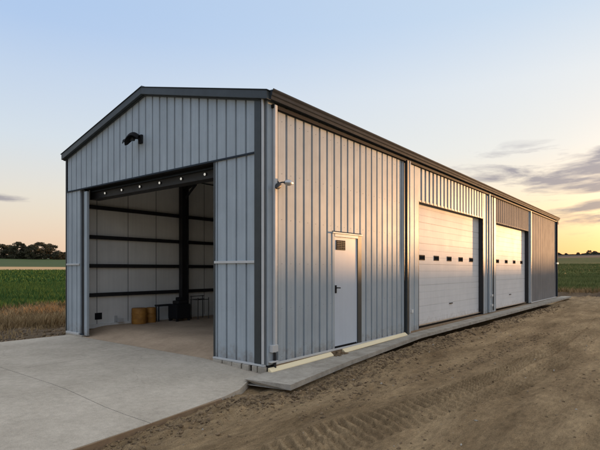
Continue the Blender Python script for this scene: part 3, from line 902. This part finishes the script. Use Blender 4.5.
# ------------------------------------------------------------------ things inside
FZ = .095
def drum(x, y, r, h, label):
    t = empty('drum', (x, y, FZ), label, 'barrel', 'orange drums by the inner wall')
    MB().lathe([(r*.96, 0), (r, .02), (r, h*.32), (r*1.03, h*.34), (r, h*.36), (r, h*.64), (r*1.03, h*.66), (r, h*.68), (r, h-.02), (r*.98, h)], (x, y, FZ), 26).build('barrel_body', M['drum'], t, smooth=True)
    MB().lathe([(r*.9, h), (r*.9, h+.012), (r*.1, h+.016)], (x, y, FZ), 26).build('lid', M['drum'], t, smooth=True)
drum(-6.50, 1.80, .205, .43, 'wide orange-brown drum standing against the inner wall, the left one')
drum(-6.52, 2.20, .14, .42, 'narrow orange-brown drum right of the wider drum by the inner wall')
mc = empty('compressor', (-6.22, 3.02, FZ), 'black machine standing at the foot of the dark column inside', 'machine')
MB().box(-6.46, -6.04, 2.74, 3.26, FZ+.07, FZ+.50).build('housing', M['black'], mc, bevel=.03)
MB().box(-6.40, -6.12, 2.86, 3.20, FZ+.50, FZ+.60).build('cover', M['steel'], mc, bevel=.02)
MB().box(-6.34, -6.12, 2.92, 3.12, FZ+.60, FZ+.70).build('motor', M['black'], mc, bevel=.02)
for dx_ in (-6.42, -6.08):
    for dy_ in (2.79, 3.21):
        MB().box(dx_-.03, dx_+.03, dy_-.03, dy_+.03, FZ, FZ+.075).build('foot', M['steel'], mc)
wb = empty('bench', (-6.5, 2.55, FZ), 'narrow dark-topped bench between the drums and the black machine', 'bench')
MB().box(-6.66, -6.48, 2.42, 2.96, FZ+.44, FZ+.49).build('bench_top', M['steel'], wb, bevel=.005)
for yy in (2.45, 2.92):
    for xx in (-6.63, -6.50):
        MB().box(xx-.014, xx+.014, yy-.014, yy+.014, FZ, FZ+.44).build('leg', M['gutter'], wb)
pr = empty('pipe_rack', (-6.2, 3.6, FZ), 'thin grey pipe rack standing right of the black machine', 'rack')
for yy in (3.52, 3.98):
    MB().tube([(-6.35, yy, FZ), (-6.35, yy, FZ+.72)], .016, 8).build('upright', M['wire'], pr, smooth=True)
for yy in (3.54, 3.96):
    MB().tube([(-6.05, yy, FZ), (-6.05, yy, FZ+.66)], .014, 8).build('upright', M['wire'], pr, smooth=True)
for z in (.70, .60):
    MB().tube([(-6.35, 3.48, FZ+z), (-6.35, 4.04, FZ+z)], .013, 8).build('rail', M['wire'], pr, smooth=True)
MB().tube([(-6.05, 3.54, FZ+.6), (-6.05, 3.96, FZ+.6)], .012, 8).build('rail', M['wire'], pr, smooth=True)
MB().tube([(-6.35, 3.52, FZ+.6), (-6.05, 3.54, FZ+.6)], .012, 8).build('rail', M['wire'], pr, smooth=True)

# boards against the foot of the side wall, sunlight painted into their yellow
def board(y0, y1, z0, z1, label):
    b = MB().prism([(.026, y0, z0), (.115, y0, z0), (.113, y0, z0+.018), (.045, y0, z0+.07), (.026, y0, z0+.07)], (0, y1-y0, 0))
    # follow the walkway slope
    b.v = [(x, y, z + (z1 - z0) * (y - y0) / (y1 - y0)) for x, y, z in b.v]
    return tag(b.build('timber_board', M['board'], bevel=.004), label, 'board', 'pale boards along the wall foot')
board(.0, 1.84, -.108, -.085, 'board in painted sunlit yellow at the wall foot from the building corner to the grey door')
board(2.26, 5.14, -.082, -.036, 'board in painted sunlit yellow at the wall foot running from the grey door to the downspout')

# ------------------------------------------------------------------ clods, stones
def ico():
    t = (1 + 5**.5) / 2
    v = np.array([(-1, t, 0), (1, t, 0), (-1, -t, 0), (1, -t, 0), (0, -1, t), (0, 1, t), (0, -1, -t), (0, 1, -t), (t, 0, -1), (t, 0, 1), (-t, 0, -1), (-t, 0, 1)], float)
    v /= np.linalg.norm(v[0])
    f = np.array([(0,11,5),(0,5,1),(0,1,7),(0,7,10),(0,10,11),(1,5,9),(5,11,4),(11,10,2),(10,7,6),(7,1,8),(3,9,4),(3,4,2),(3,2,6),(3,6,8),(3,8,9),(4,9,5),(2,4,11),(6,2,10),(8,6,7),(9,8,1)])
    return v, f
IV, IF = ico()
def clods(name, P, rad, m, label, cat):
    n = len(P)
    V = IV[None] * (1 + rng.uniform(-.45, .45, (n, 12, 1))) * rad[:, None, None]
    V = V * rng.uniform(.35, 1.5, (n, 1, 3)) * np.array([1, 1, .7])
    V = V + P[:, None, :]
    F = IF[None] + (np.arange(n) * 12)[:, None, None]
    o = np_mesh(name, V.reshape(-1, 3), F.reshape(-1, 3), m)
    return tag(o, label, cat, kind='stuff')
def scat(n, fx, y0, y1, r0, r1, pw=3.0):
    y = rng.uniform(y0, y1, n); x = fx(y)
    z = ground_z(x, y); rad = r0 + (r1 - r0) * rng.random(n)**pw
    return np.stack([x, y, z + rad*.15], 1), rad
parts = []
bxf = lambda y: np.interp(y, [-3.5, -1.3, 0.2, 2.3, 4.9, 9.3, 26], [.84, .95, 1.22, .98, .84, .80, .84])
parts.append(scat(9000, lambda y: bxf(y) + rng.normal(0, .22, len(y)), -1.6, 6, .003, .034, 6))
parts.append(scat(1500, lambda y: bxf(y) + rng.normal(0, .2, len(y)), 6, 20, .01, .05))
parts.append(scat(900, lambda y: .72 + np.abs(rng.normal(0, .22, len(y))), -4.5, -1.2, .005, .028))
parts.append(scat(1500, lambda y: np.interp(y, [-2, 0, 4, 8, 20], [1.9, 1.95, 2.35, 2.4, 2.3]) + rng.normal(0, .17, len(y)), -1.5, 9, .003, .028, 5))
parts.append(scat(6000, lambda y: rng.uniform(-10.8, -7.1, len(y)), -6, 9, .008, .06, 4))
parts.append(scat(5000, lambda y: rng.uniform(.8, 8, len(y)), -5, 12, .003, .022, 5))
P = np.concatenate([p[0] for p in parts]); rd = np.concatenate([p[1] for p in parts])
ok = (P[:, 2] > -.3)
clods('dirt_clods', P[ok], rd[ok], M['clod'], 'loose brown clods and crumbs of soil scattered over the yard', 'soil')
n_ = 260
dbx = rng.normal(.10, .035, n_); dby = rng.uniform(1.84, 2.28, n_)
dr_ = .006 + .03*rng.random(n_)**2
dz_ = -.085 + np.maximum(0, .07 - .55*np.abs(dbx - .06) - .25*np.abs(dby-2.06)) * rng.random(n_)
clods('soil_heap', np.stack([dbx, dby, dz_], 1), dr_, M['clod'], 'small heap of dark soil on the walkway between the pale boards', 'soil')
Pp, rp = scat(260, lambda y: rng.uniform(.8, 7, len(y)), -5, 9, .005, .022, 3)
clods('pebbles', Pp, rp, M['walkc'], 'small pale stones scattered on the dirt', 'stones')

# ------------------------------------------------------------------ grass and crops
def blades(name, X, Y, h, w, m, label, cat, lean=.35, keep=None):
    n = len(X)
    Z = ground_z(X, Y)
    a = rng.uniform(0, 2*np.pi, n); hh = h * rng.uniform(.55, 1.15, n); ww = w * rng.uniform(.6, 1.3, n)
    dxx, dyy = np.cos(a), np.sin(a)
    la = rng.uniform(0, 2*np.pi, n); ll = hh * lean * rng.random(n)
    lx, ly = np.cos(la)*ll, np.sin(la)*ll
    V = np.empty((n, 5, 3))
    V[:, 0] = np.stack([X - dxx*ww, Y - dyy*ww, Z - .03], 1)
    V[:, 1] = np.stack([X + dxx*ww, Y + dyy*ww, Z - .03], 1)
    V[:, 2] = np.stack([X + dxx*ww*.8 + lx*.35, Y + dyy*ww*.8 + ly*.35, Z + hh*.55], 1)
    V[:, 3] = np.stack([X - dxx*ww*.8 + lx*.35, Y - dyy*ww*.8 + ly*.35, Z + hh*.55], 1)
    V[:, 4] = np.stack([X + lx, Y + ly, Z + hh], 1)
    b = (np.arange(n)*5)[:, None]
    Q = np.concatenate([b + np.array([[0, 1, 2]]), b + np.array([[0, 2, 3]]), b + np.array([[3, 2, 4]])])
    o = np_mesh(name, V.reshape(-1, 3), Q, m)
    return tag(o, label, cat, kind='stuff')
def uni(n, x0, x1, y0, y1): return rng.uniform(x0, x1, n), rng.uniform(y0, y1, n)
# dry verge, left
x, y = uni(60000, -17.2, -10.0, -9, 16)
k = vn(x, y, 1.3, 61) + vn(x, y, .4, 62)*.6 > -.22 - .35*sstep(-10.8, -12.5, -np.abs(x)*-1)
x, y = x[k], y[k]
xs_, ys_ = uni(5000, -10.6, -8.2, -9, 14)
ks = vn(xs_, ys_, .7, 66) > .08 + .12*(xs_ + 10.6)/2.4
x = np.concatenate([x, xs_[ks]]); y = np.concatenate([y, ys_[ks]])
blades('dry_grass', x, y, np.where(x > -10.1, .14, .30 + .22*vn(x, y, 1.1, 67)), .012, M['dry'], 'dry straw-coloured grass along the edge of the green field, left of the building', 'grass', lean=.9)
# green crop, left: dense near the verge and thinning with distance
x, y = uni(120000, -46, -16.2, -9, 36)
h = .42 + .12*vn(x, y, 2.2, 63)
blades('green_crop', x, y, h, .022, M['crop'], 'dense knee-high green crop left of the building', 'crop', lean=.6)
r_ = 46 + 92 * rng.random(45000)**.8; a_ = rng.uniform(R(-80), R(-50), 45000)
x = CX + r_*np.sin(a_)*1.0; y = CY + r_*np.cos(a_)
k = (x < -46)
blades('green_crop', x[k], y[k], .5, .10, M['crop'], 'far half of the green crop left of the building, before the tan strip', 'crop', lean=.6)
# right verge and field
x, y = uni(42000, -11, 16, 30.7, 34.8)
k = vn(x, y, 1.2, 64) > -.32
blades('verge_grass', x[k], y[k], .50, .016, M['crop2'], 'tall olive verge grass behind the far end of the building', 'grass', lean=.7)
x, y = uni(9000, -11, 16, 30.2, 32.2)
blades('dry_grass', x, y, .42, .014, M['dry'], 'straw-coloured grass along the bank behind the far end of the building', 'grass', lean=.9)
x, y = uni(80000, -26, 24, 34, 82)
blades('field_grass', x, y, .40, .035, M['crop2'], 'olive green field grass beyond the verge on the right', 'grass', lean=.6)
r_ = 88 + 200*rng.random(42000); a_ = rng.uniform(R(-18), R(6), 42000)
blades('field_grass', CX + r_*np.sin(a_), CY + r_*np.cos(a_), .5, .16, M['crop2'], 'distant part of the green field behind the building', 'grass', lean=.6)

# ------------------------------------------------------------------ trees
def along(u, t):
    """point at depth t (metres straight ahead) seen at column u of the 600 px wide photograph"""
    s = (u - 300) / FPX
    return (CX + t*(-math.sin(YAW) + s*math.cos(YAW)), CY + t*(math.cos(YAW) + s*math.sin(YAW)))
def tree(x, y, h, w, seed, label, name='broadleaf_tree', group='trees on the far field edge', leaf=.55, nl=2600, low=.06):
    r = np.random.default_rng(seed)
    z0 = float(ground_z(x, y)) - .1
    t = empty(name, (x, y, z0), label, 'tree', group)
    tr = MB()
    tr.tube([(x, y, z0), (x+.1*w*.1, y, z0+h*.3), (x-.02*w, y+.02*w, z0+h*.62)], [h*.028, h*.02, h*.008], 8)
    for k in range(7):
        a = r.uniform(0, 6.28); zz = z0 + h*r.uniform(.2, .5)
        e = (x + math.cos(a)*w*.34, y + math.sin(a)*w*.34, zz + h*r.uniform(.15, .35))
        tr.tube([(x, y, zz), tuple((Vector((x, y, zz)) + Vector(e))/2 + Vector((0, 0, h*.04))), e], [h*.011, h*.007, h*.003], 6)
    tr.build('trunk', M['bark'], t)
    # crown: leaf faces gathered into clumps on and inside an uneven dome
    nc = 80
    u = r.uniform(-1, 1, nc); a = r.uniform(0, 2*np.pi, nc); q = r.uniform(.35, 1, nc)**.6
    zz = low + (1-low) * (u*.5+.5)
    rad = np.sqrt(np.clip(1 - (2*np.clip(zz, .0, 1) - .9)**2 / 1.25, .05, 1)) * q
    C = np.stack([np.cos(a)*rad*w/2*.86, np.sin(a)*rad*w/2*.86, zz*h*.92], 1)
    ci = r.integers(0, nc, nl)
    cr = r.uniform(.07, .15, nc)[ci] * (w + h)/2
    d = r.normal(0, 1, (nl, 3)); d /= np.linalg.norm(d, axis=1)[:, None]
    Pn = C[ci] + d * (cr * r.uniform(.4, 1.0, nl))[:, None] * np.array([1.15, 1.15, .75])
    Pn[:, 2] = np.clip(Pn[:, 2], .1, h)
    a1 = r.normal(0, 1, (nl, 3)); a1 /= np.linalg.norm(a1, axis=1)[:, None]
    a2 = np.cross(a1, r.normal(0, 1, (nl, 3))); a2 /= np.linalg.norm(a2, axis=1)[:, None]
    s = leaf * r.uniform(.6, 1.3, (nl, 1))
    V = np.stack([Pn - a1*s*.5, Pn + a2*s*.33, Pn + a1*s*.5, Pn - a2*s*.33], 1)
    F = np.arange(nl*4).reshape(nl, 4)
    o = np_mesh('crown', V.reshape(-1, 3), F, M['leaf'])
    o.parent = t
    return t
T = [(-14, 15, 242, 'broad'), (2, 15, 244, 'leftmost tree of the far row, cut by the photo edge'),
     (10, 13, 245, 'low rounded tree between the leftmost tree and the tall round one'),
     (18, 12, 241.2, 'tall round-topped tree on the far field edge, left of the gap'),
     (25, 9, 246.5, 'small tree directly left of the gap in the far row'),
     (33, 12, 244.2, 'tree directly right of the gap in the far row'),
     (41, 15, 242.0, 'widest and tallest tree right of the gap in the far row'),
     (50, 13, 243.5, 'spreading tree on the right shoulder of the widest far tree'),
     (58, 9, 251, 'low dark bushy tree at the right foot of the far clump'),
     (64, 9, 252, 'lowest tree of the far row, beside the corner of the building')]
TD = 425.
for k, (u, wpx, top, lab) in enumerate(T):
    if k == 0: continue
    t_ = TD + (k*37 % 5)*5
    x, y = along(u, t_)
    z0 = float(ground_z(x, y))
    h = 1.614 + (269.8 - top)/FPX*t_ - z0
    w = wpx*1.5/FPX*t_
    tree(x, y, h, w, 100+k, lab, nl=9000, leaf=.8, low=0)
# low hedge growth that closes the foot of the row
hb = []
for k in range(6):
    pass
# tiny trees on the far ridge at the right
FT = [(545, 2.6, 'tiny lone tree on the ridge beside the end of the building'), (566, 1.6, 'tiny shrub-like tree on the ridge between the lone tree and the dark pair'),
      (578, 2.0, 'faint small tree on the ridge left of the dark pair'), (589.5, 3.8, 'taller of the dark pair of trees on the far ridge'), (594.5, 3.0, 'lower of the dark pair of trees on the far ridge')]
for k, (u, hp_, lab) in enumerate(FT):
    t_ = 850.
    x, y = along(u, t_)
    tree(x, y, max(2.5, hp_/FPX*t_*1.25), hp_*1.6/FPX*t_, 300+k, lab, group='trees on the distant ridge', leaf=1.3, nl=500)

nf = 26000
a_ = rng.uniform(R(-30), R(8), nf)
prof_h = np.clip(4.2 + 9*vn(a_*400, a_*0+1, 9, 71) + 6*vn(a_*400, a_*0+1, 2.5, 72), .8, 9)
rr_ = 1000 + rng.uniform(-14, 14, nf)
X_ = CX + rr_*np.sin(a_); Y_ = CY + rr_*np.cos(a_)
Z_ = base_z(X_, Y_) + prof_h * rng.random(nf)
c_ = np.stack([X_, Y_, Z_], 1)
p1 = rng.normal(0, 1, (nf, 3)); p1 /= np.linalg.norm(p1, axis=1)[:, None]
p2 = np.cross(p1, rng.normal(0, 1, (nf, 3))); p2 /= np.linalg.norm(p2, axis=1)[:, None]
V_ = np.stack([c_ - p1*.9, c_ + p2*.7, c_ + p1*.9, c_ - p2*.7], 1).reshape(-1, 3)
tag(np_mesh('distant_scrub', V_, np.arange(nf*4).reshape(nf, 4), M['leaf']), 'thin dark line of scrub along the distant ridge at the right', 'scrub', kind='stuff')
